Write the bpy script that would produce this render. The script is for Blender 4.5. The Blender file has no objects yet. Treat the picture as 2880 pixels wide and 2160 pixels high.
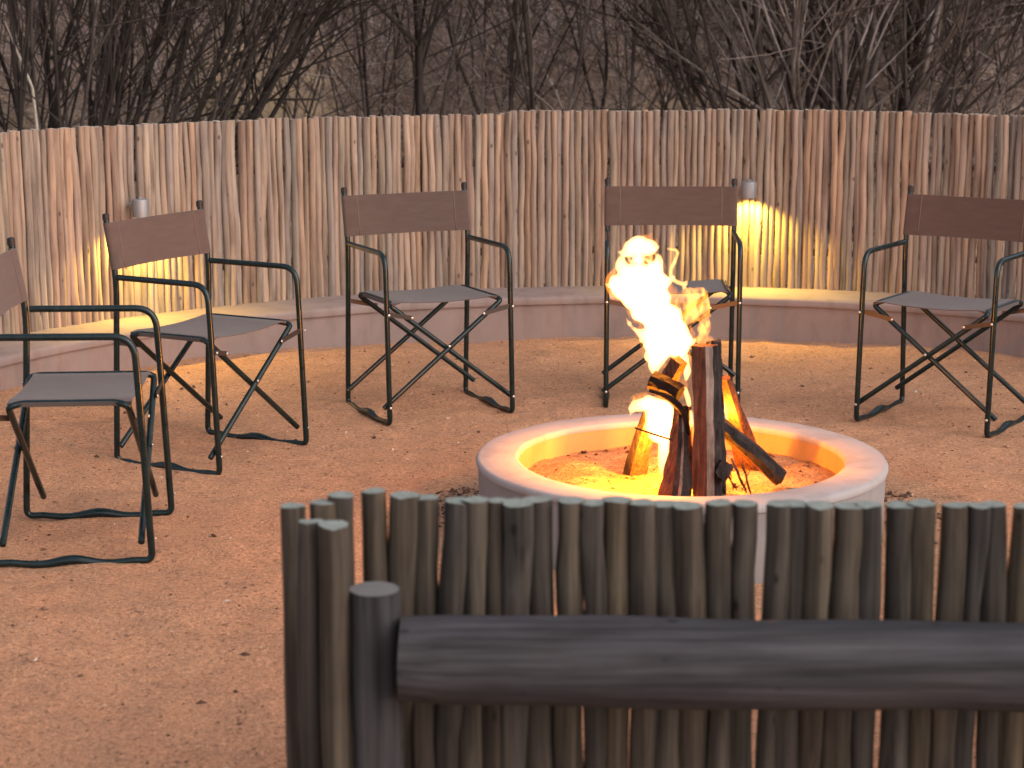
import bpy, math, random
import numpy as np
from mathutils import Vector, Matrix, noise

random.seed(7)
rng = np.random.default_rng(7)
S = bpy.context.scene
COL = S.collection
R = math.radians

# ------------------------------------------------------------------ camera
PITCH = 0.19365
cam_d = bpy.data.cameras.new("camera")
cam = bpy.data.objects.new("camera", cam_d)
COL.objects.link(cam)
cam_d.sensor_fit = 'HORIZONTAL'
cam_d.sensor_width = 36
cam_d.lens = 66.09
cam_d.clip_start = 0.05
cam_d.clip_end = 500
cam.matrix_world = (Matrix.Translation((0, 0, 1.528)) @ Matrix.Rotation(math.pi / 2 - PITCH, 4, 'X')
                    @ Matrix.Rotation(-0.0012, 4, 'Z'))
cam_d.dof.use_dof = True
cam_d.dof.focus_distance = 6.6
cam_d.dof.aperture_fstop = 4.8
S.camera = cam

# ------------------------------------------------------------------ dusk sky, last glow and exposure
SUN_EL, SUN_AZ = R(36), R(128)          # azimuth from +Y (view direction) towards +X
world = bpy.data.worlds.new("World")
S.world = world
world.use_nodes = True
nt = world.node_tree
nt.nodes.clear()
sky = nt.nodes.new("ShaderNodeTexSky")
sky.sky_type = 'NISHITA'
sky.sun_disc = False
sky.sun_elevation = SUN_EL
sky.sun_rotation = SUN_AZ
sky.air_density = 1.0
sky.dust_density = 2.0
sky.ozone_density = 1.0
hsv = nt.nodes.new("ShaderNodeHueSaturation")
hsv.inputs['Saturation'].default_value = 0.55
bg = nt.nodes.new("ShaderNodeBackground")
bg.inputs['Strength'].default_value = 0.10
wo = nt.nodes.new("ShaderNodeOutputWorld")
nt.links.new(sky.outputs[0], hsv.inputs['Color'])
nt.links.new(hsv.outputs[0], bg.inputs[0])
nt.links.new(bg.outputs[0], wo.inputs[0])

sun_d = bpy.data.lights.new("sun", 'SUN')
sun_d.energy = 0.42
sun_d.angle = R(75)
sun_d.color = (1.0, 0.84, 0.76)
sun = bpy.data.objects.new("sun", sun_d)
COL.objects.link(sun)
sdir = Vector((math.sin(SUN_AZ) * math.cos(SUN_EL), math.cos(SUN_AZ) * math.cos(SUN_EL), math.sin(SUN_EL)))
sun.rotation_euler = sdir.to_track_quat('Z', 'Y').to_euler()
sun.location = sdir * 20

S.view_settings.view_transform = 'Standard'
S.view_settings.look = 'None'
S.view_settings.gamma = 1
S.view_settings.use_curve_mapping = False
S.view_settings.exposure = 1.4

S.render.engine = 'CYCLES'
S.cycles.use_denoising = True
S.cycles.max_bounces = 6
S.cycles.diffuse_bounces = 3
S.cycles.glossy_bounces = 3
S.cycles.transparent_max_bounces = 8
S.cycles.volume_bounces = 0
S.cycles.sample_clamp_indirect = 4

# ------------------------------------------------------------------ helpers
def nv(p, s=1.0, o=0.0):
    return noise.noise(Vector((p[0] * s + o, p[1] * s + o * 1.7, p[2] * s - o)))


class MB:
    """collects faces, then links them as one mesh object"""
    def __init__(self):
        self.v, self.f, self.m = [], [], []

    def add(self, verts, faces, mi=0):
        b = len(self.v)
        self.v += [tuple(v) for v in verts]
        self.f += [tuple(b + i for i in f) for f in faces]
        self.m += [mi] * len(faces)

    def mesh(self, name, mats, smooth=True):
        me = bpy.data.meshes.new(name)
        me.from_pydata(self.v, [], self.f)
        for m in (mats if isinstance(mats, (list, tuple)) else [mats]):
            me.materials.append(m)
        me.polygons.foreach_set("material_index", self.m)
        me.polygons.foreach_set("use_smooth", [smooth] * len(self.f))
        me.update()
        return me

    def build(self, name, mats, parent=None, smooth=True, autosmooth=None):
        return obj(name, self.mesh(name, mats, smooth), parent, autosmooth)


def obj(name, me, parent=None, autosmooth=None):
    if autosmooth:
        me.set_sharp_from_angle(angle=R(autosmooth))
    o = bpy.data.objects.new(name, me)
    COL.objects.link(o)
    if parent:
        o.parent = parent
    return o


def tag(o, label=None, cat=None, group=None, kind=None):
    for k, v in (("label", label), ("category", cat), ("group", group), ("kind", kind)):
        if v:
            o[k] = v
    return o


def empty(name, loc, rz=0.0):
    o = bpy.data.objects.new(name, None)
    o.empty_display_size = 0.1
    COL.objects.link(o)
    o.location = loc
    o.rotation_euler = (0, 0, rz)
    return o


def fillet(pts, rads, n=6):
    """polyline with rounded corners"""
    out = [Vector(pts[0])]
    for i in range(1, len(pts) - 1):
        a, b, c = Vector(pts[i - 1]), Vector(pts[i]), Vector(pts[i + 1])
        r = rads[i - 1] if isinstance(rads, (list, tuple)) else rads
        d1, d2 = (a - b), (c - b)
        r1 = min(r, d1.length * .48, d2.length * .48)
        p, q = b + d1.normalized() * r1, b + d2.normalized() * r1
        for k in range(n + 1):
            t = k / n
            out.append(p * (1 - t) ** 2 + b * 2 * t * (1 - t) + q * t * t)
    out.append(Vector(pts[-1]))
    return out


def sweep(mb, pts, rad, sides=10, sect=None, cap=True, mi=0, up=None):
    """sweep a section along a path; rad may be a list; sect(k, ang)->(su, sv) scales"""
    pts = [Vector(p) for p in pts]
    n = len(pts)
    t0 = (pts[1] - pts[0]).normalized()
    u = Vector(up) if up else (Vector((0, 0, 1)) if abs(t0.z) < .9 else Vector((1, 0, 0)))
    u = (u - t0 * u.dot(t0)).normalized()
    V, F = [], []
    for k in range(n):
        t = (pts[min(k + 1, n - 1)] - pts[max(k - 1, 0)]).normalized()
        u = (u - t * u.dot(t)).normalized()
        w = t.cross(u)
        r = rad[k] if isinstance(rad, (list, tuple)) else rad
        for s in range(sides):
            a = 2 * math.pi * s / sides
            su, sv = sect(k / (n - 1), a) if sect else (1, 1)
            V.append(pts[k] + u * math.cos(a) * r * su + w * math.sin(a) * r * sv)
    for k in range(n - 1):
        for s in range(sides):
            s2 = (s + 1) % sides
            F.append((k * sides + s, k * sides + s2, (k + 1) * sides + s2, (k + 1) * sides + s))
    if cap:
        F.append(tuple(range(sides - 1, -1, -1)))
        F.append(tuple((n - 1) * sides + s for s in range(sides)))
    mb.add(V, F, mi)


def seg_mesh(name, segs, mats, matidx=None):
    """many tapered 3-sided twigs as one mesh, vectorised. segs: (N,8) x0 y0 z0 x1 y1 z1 r0 r1"""
    g = np.asarray(segs, float)
    n = len(g)
    p0, p1 = g[:, 0:3], g[:, 3:6]
    t = p1 - p0
    t /= np.linalg.norm(t, axis=1, keepdims=True) + 1e-9
    ref = np.where(np.abs(t[:, 2:3]) < .9, np.array([[0, 0, 1.]]), np.array([[1., 0, 0]]))
    u = np.cross(t, ref)
    u /= np.linalg.norm(u, axis=1, keepdims=True) + 1e-9
    w = np.cross(t, u)
    V = np.zeros((n, 6, 3))
    for s in range(3):
        a = 2 * math.pi * s / 3
        dvec = u * math.cos(a) + w * math.sin(a)
        V[:, s] = p0 + dvec * g[:, 6:7]
        V[:, 3 + s] = p1 + dvec * g[:, 7:8]
    base = (np.arange(n) * 6)[:, None, None]
    q = np.array([[0, 1, 4, 3], [1, 2, 5, 4], [2, 0, 3, 5]])[None]
    loops = (base + q).reshape(-1)
    me = bpy.data.meshes.new(name)
    me.vertices.add(n * 6)
    me.vertices.foreach_set("co", V.reshape(-1))
    me.loops.add(len(loops))
    me.loops.foreach_set("vertex_index", loops)
    me.polygons.add(n * 3)
    me.polygons.foreach_set("loop_start", np.arange(n * 3) * 4)
    for m in mats:
        me.materials.append(m)
    if matidx is not None:
        me.polygons.foreach_set("material_index", np.repeat(matidx, 3))
    me.polygons.foreach_set("use_smooth", np.ones(n * 3, bool))
    me.update(calc_edges=True)
    return me


# ------------------------------------------------------------------ materials
class NG:
    def __init__(self, name, rough=.8, spec=.3):
        self.mat = bpy.data.materials.new(name)
        self.mat.use_nodes = True
        self.t = self.mat.node_tree
        self.b = self.t.nodes["Principled BSDF"]
        self.out = self.t.nodes["Material Output"]
        self.b.inputs["Roughness"].default_value = rough
        self.b.inputs["Specular IOR Level"].default_value = spec

    def n(self, typ, **kw):
        nd = self.t.nodes.new("ShaderNode" + typ)
        for k, v in kw.items():
            if k.startswith("i_"):
                key = k[2:].replace("_", " ")
                nd.inputs[int(key) if key.isdigit() else key].default_value = v
            else:
                setattr(nd, k, v)
        return nd

    def l(self, a, b):
        self.t.links.new(a, b)

    def noise(self, vec, scale, detail=4, rough=.6):
        nd = self.n("TexNoise", i_Scale=scale, i_Detail=detail, i_Roughness=rough)
        self.l(vec, nd.inputs["Vector"])
        return nd.outputs["Fac"]

    def mapping(self, vec, scale=(1, 1, 1)):
        nd = self.n("Mapping", i_Scale=scale)
        self.l(vec, nd.inputs["Vector"])
        return nd.outputs[0]

    def ramp(self, fac, stops):
        nd = self.n("ValToRGB")
        e = nd.color_ramp.elements
        while len(e) < len(stops):
            e.new(.5)
        for el, (p, c) in zip(e, stops):
            el.position = p
            el.color = (*c, 1) if len(c) == 3 else c
        self.l(fac, nd.inputs[0])
        return nd.outputs[0]

    def mix(self, a, b, fac, mode='MIX'):
        nd = self.n("MixRGB", blend_type=mode)
        for i, x in ((0, fac), (1, a), (2, b)):
            if isinstance(x, (int, float)):
                nd.inputs[i].default_value = x
            elif isinstance(x, tuple):
                nd.inputs[i].default_value = (*x, 1)
            else:
                self.l(x, nd.inputs[i])
        return nd.outputs[0]

    def math(self, op, a, b=None):
        nd = self.n("Math", operation=op)
        for i, x in ((0, a), (1, b)):
            if x is None:
                continue
            if isinstance(x, (int, float)):
                nd.inputs[i].default_value = x
            else:
                self.l(x, nd.inputs[i])
        return nd.outputs[0]

    def bump(self, h, strength, dist):
        nd = self.n("Bump", i_Strength=strength, i_Distance=dist)
        self.l(h, nd.inputs["Height"])
        self.l(nd.outputs[0], self.b.inputs["Normal"])

    def color(self, c):
        if isinstance(c, tuple):
            self.b.inputs["Base Color"].default_value = (*c, 1)
        else:
            self.l(c, self.b.inputs["Base Color"])

    def obj_vec(self, shift=True):
        tc = self.n("TexCoord").outputs["Object"]
        if not shift:
            return tc
        oi = self.n("ObjectInfo")
        m = self.n("VectorMath", operation='MULTIPLY_ADD')
        cx = self.n("CombineXYZ")
        self.l(oi.outputs["Random"], cx.inputs[0])
        self.l(oi.outputs["Random"], cx.inputs[2])
        self.l(cx.outputs[0], m.inputs[0])
        m.inputs[1].default_value = (37, 37, 53)
        self.l(tc, m.inputs[2])
        self.rand = oi.outputs["Random"]
        return m.outputs[0]


def mat_sand(name, a, b, c, coarse=1.0):
    g = NG(name, .95, .1)
    v = g.n("TexCoord").outputs["Object"]
    big = g.noise(v, 1.3, 5, .6)
    mid = g.noise(v, 9, 5, .65)
    fine = g.noise(v, 78 * coarse, 4, .75)
    grit = g.noise(v, 210 * coarse, 3, .75)
    speck = g.noise(v, 44 * coarse, 3, .7)
    col = g.ramp(big, [(.3, a), (.7, b)])
    col = g.mix(col, c, g.ramp(mid, [(.44, (0, 0, 0)), (.70, (.85, .85, .85))]))
    col = g.mix(col, g.ramp(fine, [(.30, (.42, .38, .36)), (.45, (.90, .89, .88)), (.55, (1, 1, 1)), (.70, (1.38, 1.36, 1.34))]), 1.0, 'MULTIPLY')
    col = g.mix(col, g.ramp(grit, [(.32, (.50, .47, .46)), (.5, (1, 1, 1)), (.68, (1.30, 1.28, 1.26))]), 1.0, 'MULTIPLY')
    col = g.mix(col, (.085, .045, .03), g.ramp(speck, [(.625, (0, 0, 0)), (.69, (.8, .8, .8))]))
    g.color(col)
    h = g.math('ADD', g.math('MULTIPLY', fine, 1.0), g.math('MULTIPLY', mid, 1.6))
    h = g.math('ADD', h, g.math('MULTIPLY', grit, .6))
    g.bump(h, 1.0, .012)
    return g.mat


M_sand = mat_sand("red_sand", (.57, .290, .160), (.65, .352, .20), (.46, .252, .15))
M_pitsand = mat_sand("pit_sand", (.46, .25, .12), (.54, .32, .17), (.24, .13, .07), 1.1)


def mat_veld():
    g = NG("dry_veld", .95, .1)
    v = g.n("TexCoord").outputs["Object"]
    a = g.noise(v, .35, 6, .65)
    b = g.noise(g.mapping(v, (1, 1, .3)), 5, 5, .7)
    col = g.ramp(a, [(.3, (.25, .165, .115)), (.55, (.42, .295, .185)), (.75, (.30, .22, .13))])
    col = g.mix(col, g.ramp(b, [(.3, (.45, .45, .45)), (.6, (1.2, 1.15, 1.1))]), 1.0, 'MULTIPLY')
    g.color(col)
    return g.mat


M_veld = mat_veld()


def mat_plaster(name, a, b, seed=0.0):
    g = NG(name, .85, .2)
    v = g.n("TexCoord").outputs["Object"]
    big = g.noise(v, 2.2 + seed, 6, .65)
    mid = g.noise(g.mapping(v, (1, 1, .35)), 11, 5, .6)
    fine = g.noise(v, 140, 3, .7)
    col = g.ramp(big, [(.3, a), (.7, b)])
    col = g.mix(col, g.ramp(mid, [(.3, (.80, .77, .74)), (.5, (1, 1, 1)), (.75, (1.06, 1.05, 1.04))]), .8, 'MULTIPLY')
    spots = g.noise(v, 34, 2, .5)
    col = g.mix(col, (.25, .2, .17), g.ramp(spots, [(.70, (0, 0, 0)), (.76, (.5, .5, .5))]))
    g.color(col)
    g.bump(g.math('ADD', g.math('MULTIPLY', fine, .35), mid), .35, .004)
    return g.mat


M_rim = mat_plaster("pit_rim_plaster", (.315, .268, .25), (.385, .332, .312))
M_pitwall = mat_plaster("pit_wall_plaster", (.235, .20, .19), (.29, .25, .235), .5)
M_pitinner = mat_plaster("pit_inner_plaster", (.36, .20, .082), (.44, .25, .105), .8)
M_wall = mat_plaster("wall_plaster", (.212, .158, .140), (.262, .196, .174), .3)


def mat_pole(name, tints, dark, streaklo=.8, streakhi=1.15, along=2):
    g = NG(name, .85, .2)
    v = g.obj_vec()
    rnd = g.rand
    if along == 0:
        sp = g.n("SeparateXYZ")
        g.l(v, sp.inputs[0])
        cb = g.n("CombineXYZ")
        g.l(sp.outputs[2], cb.inputs[0])
        g.l(sp.outputs[1], cb.inputs[1])
        g.l(sp.outputs[0], cb.inputs[2])
        v = cb.outputs[0]
    base = g.ramp(rnd, [(i / (len(tints) - 1), t) for i, t in enumerate(tints)])
    grain = g.noise(g.mapping(v, (60, 60, 2.2)), 1.0, 5, .7)
    blotch = g.noise(g.mapping(v, (9, 9, 2.6)), 1.0, 4, .6)
    streak = g.noise(g.mapping(v, (48, 48, 1.2)), 1.0, 3, .6)
    base = g.mix(base, g.ramp(streak, [(.30, (streaklo,) * 3), (.5, (1, 1, 1)), (.70, (streakhi,) * 3)]), 1.0, 'MULTIPLY')
    col = g.mix(base, g.ramp(grain, [(.28, (.55, .5, .46)), (.5, (1, 1, 1)), (.78, (1.22, 1.2, 1.18))]), .9, 'MULTIPLY')
    col = g.mix(col, g.ramp(blotch, [(.25, (.55, .50, .48)), (.5, (1, 1, 1)), (.7, (1.18, 1.12, 1.02))]), .9, 'MULTIPLY')
    r2 = g.math('FRACT', g.math('MULTIPLY', rnd, 17.31))
    val = g.ramp(r2, [(0, (.78, .78, .78)), (1, (1.09, 1.09, 1.09))])
    col = g.mix(col, val, 1.0, 'MULTIPLY')
    vor = g.n("TexVoronoi", i_Scale=1.0)
    g.l(g.mapping(v, (14, 14, 7)), vor.inputs["Vector"])
    col = g.mix(dark, col, g.ramp(vor.outputs["Distance"], [(.05, (.15, .15, .15)), (.10, (1, 1, 1))]))
    g.color(col)
    g.bump(g.math('ADD', grain, g.math('MULTIPLY', blotch, .8)), .6, .004)
    return g.mat


M_pole = mat_pole("pale_pole_wood", [(.30, .217, .168), (.335, .235, .168), (.27, .22, .175), (.315, .222, .175), (.345, .225, .152), (.25, .20, .17), (.305, .234, .185)], (.06, .04, .03), .72, 1.18)
M_grey = mat_pole("weathered_pole_wood", [(.070, .052, .037), (.058, .048, .041), (.086, .063, .040), (.048, .041, .037), (.076, .056, .038)], (.010, .008, .006), .38, 1.6)
M_log = mat_pole("weathered_log_wood", [(.058, .052, .054), (.052, .048, .051)], (.010, .009, .008), .5, 1.4)
M_logx = mat_pole("weathered_rail_wood", [(.058, .053, .056), (.052, .048, .051)], (.010, .009, .008), .45, 1.45, 0)


def mat_cut(name, a, b):
    g = NG(name, .85, .2)
    v = g.obj_vec()
    f = g.noise(v, 60, 4, .7)
    g.color(g.ramp(f, [(.3, a), (.7, b)]))
    g.bump(f, .4, .003)
    return g.mat


M_cut = mat_cut("pole_cut_end", (.34, .27, .21), (.50, .42, .34))
M_cutgrey = mat_cut("weathered_cut_end", (.16, .17, .14), (.28, .29, .25))
M_cutpost = mat_cut("post_cut_end", (.13, .12, .115), (.19, .17, .16))

g = NG("green_black_steel", .22, .35)
v = g.obj_vec(False)
f = g.noise(v, 30, 4, .6)
g.color(g.ramp(f, [(.3, (.004, .010, .010)), (.7, (.009, .019, .019))]))
g.l(g.ramp(f, [(.3, (.17, .17, .17)), (.7, (.28, .28, .28))]), g.b.inputs["Roughness"])
M_steel = g.mat
g = NG("cap_plastic", .5, .4)
g.color((.012, .010, .010))
M_capm = g.mat
g = NG("bolt_zinc", .3, .5)
g.color((.55, .53, .5))
g.b.inputs["Metallic"].default_value = .9
M_bolt = g.mat
g = NG("bracket_steel", .4, .5)
g.color((.06, .05, .045))
g.b.inputs["Metallic"].default_value = .6
M_brk = g.mat

g = NG("taupe_canvas", .95, .1)
v = g.obj_vec(False)
wx = g.n("TexWave", wave_type='BANDS', bands_direction='X', i_Scale=190, i_Distortion=.6)
wz = g.n("TexWave", wave_type='BANDS', bands_direction='Z', i_Scale=190, i_Distortion=.6)
wy = g.n("TexWave", wave_type='BANDS', bands_direction='Y', i_Scale=190, i_Distortion=.6)
for w_ in (wx, wy, wz):
    g.l(v, w_.inputs["Vector"])
weave = g.math('ADD', wx.outputs["Fac"], g.math('MAXIMUM', wz.outputs["Fac"], wy.outputs["Fac"]))
cl = g.noise(g.mapping(v, (3, 3, 14)), 4, 5, .65)
col = g.ramp(cl, [(.3, (.077, .053, .045)), (.7, (.094, .066, .055))])
g.color(col)
g.b.inputs["Sheen Weight"].default_value = .15
g.bump(weave, .25, .0006)
M_cloth = g.mat
g = NG("canvas_hem", .95, .1)
g.color((.14, .10, .085))
M_hem = g.mat


def mat_fire_wood(name, stops, sx=(85, 85, 5), bump=.012):
    g = NG(name, .85, .2)
    v = g.obj_vec()
    f = g.noise(g.mapping(v, sx), 1.0, 6, .72)
    b = g.noise(v, 22, 4, .6)
    col = g.ramp(f, stops)
    col = g.mix(col, g.ramp(b, [(.3, (.55, .5, .48)), (.6, (1.1, 1.1, 1.1))]), .8, 'MULTIPLY')
    g.color(col)
    g.bump(g.math('ADD', f, g.math('MULTIPLY', b, .5)), .9, bump)
    return g.mat


M_heart = mat_fire_wood("heartwood", [(.30, (.022, .009, .006)), (.42, (.095, .038, .022)), (.58, (.16, .068, .04)), (.75, (.24, .115, .07))])
M_sap = mat_fire_wood("sapwood", [(.30, (.06, .035, .026)), (.42, (.20, .135, .105)), (.6, (.31, .215, .17)), (.75, (.38, .28, .22))])
M_bark = mat_fire_wood("firewood_bark", [(.3, (.012, .009, .008)), (.55, (.035, .027, .024)), (.75, (.08, .068, .062))], (40, 40, 14), .012)
M_char = mat_fire_wood("charred_wood", [(.3, (.008, .005, .004)), (.6, (.022, .011, .007)), (.8, (.05, .022, .012))], (50, 50, 30), .012)


def mat_twig(name, stops, bark=False):
    g = NG(name, .9, .15)
    geo = g.n("NewGeometry")
    f = geo.outputs["Random Per Island"]
    if bark:
        v = g.obj_vec()
        nz = g.noise(v, 2.2, 3, .6)
        fine = g.noise(v, 45, 3, .6)
        f = g.math('ADD', g.math('MULTIPLY', g.math('SUBTRACT', nz, .5), 1.5), g.math('MULTIPLY', g.rand, .75))
        f = g.math('ADD', f, g.math('MULTIPLY', g.math('SUBTRACT', fine, .5), .5))
        f = g.math('ADD', f, .08)
    g.color(g.ramp(f, stops))
    return g.mat


M_stem = mat_twig("shrub_bark", [(0, (.030, .023, .020)), (.5, (.072, .053, .045)), (.8, (.14, .108, .095)), (1, (.26, .21, .19))], True)
M_stemdark = mat_twig("dark_shrub_bark", [(0, (.022, .017, .015)), (.6, (.050, .038, .033)), (.93, (.11, .084, .074)), (1, (.20, .155, .14))], True)
M_twigfar = mat_twig("thicket_twigs", [(0, (.10, .074, .066)), (.35, (.20, .145, .124)), (.6, (.34, .23, .16)), (.85, (.42, .325, .29)), (1, (.60, .50, .47))])
M_grassdry = mat_twig("dry_grass_blades", [(0, (.22, .155, .10)), (.5, (.36, .26, .165)), (.85, (.48, .37, .25)), (1, (.22, .20, .09))])
M_leaf = mat_twig("dull_green_leaves", [(0, (.035, .045, .012)), (.6, (.07, .085, .02)), (1, (.13, .13, .035))])
M_peb = mat_twig("pebble_stone", [(0, (.10, .05, .035)), (.3, (.26, .14, .09)), (.7, (.46, .27, .18)), (.97, (.50, .34, .25)), (1, (.58, .46, .38))])
M_clod = mat_twig("dark_soil_clod", [(0, (.06, .032, .022)), (.5, (.17, .09, .058)), (1, (.36, .19, .12))])
M_coal = mat_twig("charcoal_bits", [(0, (.02, .012, .008)), (.6, (.08, .04, .022)), (1, (.22, .12, .07))])

g = NG("lamp_housing", .45, .5)
v = g.obj_vec(False)
f = g.noise(g.mapping(v, (40, 40, 6)), 1.0, 4, .6)
g.color(g.ramp(f, [(.3, (.17, .16, .16)), (.7, (.27, .26, .265))]))
g.b.inputs["Metallic"].default_value = .35
M_lamp = g.mat


def mat_emit(name, color, strength):
    m = bpy.data.materials.new(name)
    m.use_nodes = True
    t = m.node_tree
    t.nodes.clear()
    e = t.nodes.new("ShaderNodeEmission")
    e.inputs[0].default_value = (*color, 1)
    e.inputs[1].default_value = strength
    o = t.nodes.new("ShaderNodeOutputMaterial")
    t.links.new(e.outputs[0], o.inputs["Surface"])
    return m


def mat_flame(name, color, strength):
    m = bpy.data.materials.new(name)
    m.use_nodes = True
    t = m.node_tree
    t.nodes.clear()
    e = t.nodes.new("ShaderNodeEmission")
    e.inputs[0].default_value = (*color, 1)
    e.inputs[1].default_value = strength
    o = t.nodes.new("ShaderNodeOutputMaterial")
    t.links.new(e.outputs[0], o.inputs["Volume"])
    return m


M_lens = mat_emit("lamp_lens_glow", (1.0, .72, .22), 6)
FLAME_C = (1.0, .41, .125)
M_flame = mat_flame("flame_hot", FLAME_C, 72.0)
M_wisp = mat_flame("flame_wisp", (1.0, .34, .045), 34.0)
M_curl = mat_flame("flame_curl", (1.0, .45, .10), 60.0)
t_ = M_wisp.node_tree                      # streaky density inside the orange wisp
tc_ = t_.nodes.new("ShaderNodeTexCoord")
mp_ = t_.nodes.new("ShaderNodeMapping")
mp_.inputs["Scale"].default_value = (42, 42, 17)
nz_ = t_.nodes.new("ShaderNodeTexNoise")
nz_.inputs["Scale"].default_value = 1.0
nz_.inputs["Detail"].default_value = 3
nz_.inputs["Distortion"].default_value = 1.2
rp_ = t_.nodes.new("ShaderNodeMapRange")
rp_.inputs[1].default_value = .38
rp_.inputs[2].default_value = .66
rp_.inputs[3].default_value = 0.0
rp_.inputs[4].default_value = 62.0
t_.links.new(tc_.outputs["Object"], mp_.inputs[0])
t_.links.new(mp_.outputs[0], nz_.inputs["Vector"])
t_.links.new(nz_.outputs["Fac"], rp_.inputs[0])
t_.links.new(rp_.outputs[0], t_.nodes["Emission"].inputs[1])

# ------------------------------------------------------------------ setting: ground, hill
BC = Vector((.59, 6.07, 0))        # centre of the curved wall
PIT = Vector((.51, 5.55, 0))       # centre of the fire pit


def ground_h(x, y):
    dx, dy = x - BC.x, y - BC.y
    r = math.hypot(dx, dy)
    h = 0.010 * noise.noise((x * 1.1, y * 1.1, 3.1)) + 0.011 * noise.noise((x * 3.1, y * 3.1, 9.0)) \
        + 0.009 * noise.noise((x * 6.5, y * 6.5, 1.7)) + 0.0055 * noise.noise((x * 15, y * 15, 4.4)) + 0.012 * max(0, noise.noise((x * 4.2, y * 4.2, 21)) - .28)
    if r < 3.1:
        # drifted sand towards the wall, deepest at the left
        k = min(1, max(0, (r - 1.9) / 1.0))
        a = math.degrees(math.atan2(dy, dx))
        left = min(1, max(0, (a - 105) / 55))
        right = min(1, max(0, (75 - a) / 20)) * .25
        h += k * k * (3 - 2 * k) * (.075 * left + .02 * right)
    return h - .002


def axis(lo, hi, f0, f1, fine, grow=1.22):
    a = list(np.arange(f0, f1 + 1e-6, fine))
    s = fine
    x = f0
    while x > lo:
        s *= grow
        x -= s
        a.insert(0, x)
    s = fine
    x = f1
    while x < hi:
        s *= grow
        x += s
        a.append(x)
    return a


xs = axis(-140, 140, -2.6, 3.0, .024)
ys = axis(-60, 160, 3.3, 9.1, .026)
V = [(x, y, ground_h(x, y) if abs(x) < 12 and -3 < y < 20 else 0.) for y in ys for x in xs]
nx = len(xs)
F, MI = [], []
for j in range(len(ys) - 1):
    for i in range(nx - 1):
        F.append((j * nx + i, j * nx + i + 1, (j + 1) * nx + i + 1, (j + 1) * nx + i))
        MI.append(0 if math.hypot(xs[i] - BC.x, ys[j] - BC.y) < 3.3 or ys[j] < 5.5 and abs(xs[i]) < 9 else 1)
me = bpy.data.meshes.new("ground")
me.from_pydata(V, [], F)
me.materials.append(M_sand)
me.materials.append(M_veld)
me.polygons.foreach_set("material_index", MI)
me.polygons.foreach_set("use_smooth", [True] * len(F))
tag(obj("ground", me), kind="structure")

mb = MB()
HN = 70
hv, hf = [], []
for j in range(26):
    for i in range(HN + 1):
        a = R(-12 + 204 * i / HN)
        r = 34 + j * 3.2
        x, y = r * math.cos(a), r * math.sin(a)
        t = j / 25
        z = -.3 + 15 * t ** 1.25 + (1.6 * noise.noise((x * .06, y * .06, 0)) + .5 * noise.noise((x * .3, y * .3, 2))) * min(1, t * 4)
        hv.append((x, y, z))
for j in range(25):
    for i in range(HN):
        hf.append((j * (HN + 1) + i, j * (HN + 1) + i + 1, (j + 1) * (HN + 1) + i + 1, (j + 1) * (HN + 1) + i))
mb.add(hv, hf)
hill = tag(mb.build("hill", M_veld), kind="structure")

# ------------------------------------------------------------------ low curved wall
A0, A1 = R(19), R(174)


def arc_profile(mb, prof, a0, a1, n, jit=.004, mi=0):
    V, F = [], []
    m = len(prof)
    for k in range(n + 1):
        a = a0 + (a1 - a0) * k / n
        for q, (r, z) in enumerate(prof):
            jr = jit * noise.noise((math.cos(a) * 9, math.sin(a) * 9, z * 8 + r)) if z > 0 else 0
            jz = jit * .6 * noise.noise((math.cos(a) * 14, math.sin(a) * 14, r * 5)) if z > .1 else 0
            V.append((BC.x + (r + jr) * math.cos(a), BC.y + (r + jr) * math.sin(a), z + jz))
    for k in range(n):
        for q in range(m):
            q2 = (q + 1) % m
            F.append((k * m + q, k * m + q2, (k + 1) * m + q2, (k + 1) * m + q))
    F.append(tuple(range(m)))
    F.append(tuple(n * m + q for q in range(m - 1, -1, -1)))
    mb.add(V, F, mi)


wall = empty("low_wall", (0, 0, 0))
tag(wall, "low curved pink plaster wall carrying the tall pole fence behind the chairs", "wall")
mb = MB()
arc_profile(mb, [(2.905, -.08), (2.905, .165), (3.345, .165), (3.345, -.08)], A0, A1, 150)
mb.build("wall_body", M_wall, wall, autosmooth=40)
mb = MB()
arc_profile(mb, [(2.893, .166), (2.890, .188), (2.897, .198), (2.912, .203), (3.345, .205), (3.352, .166)], A0, A1, 150)
mb.build("coping", M_wall, wall, autosmooth=50)

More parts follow.
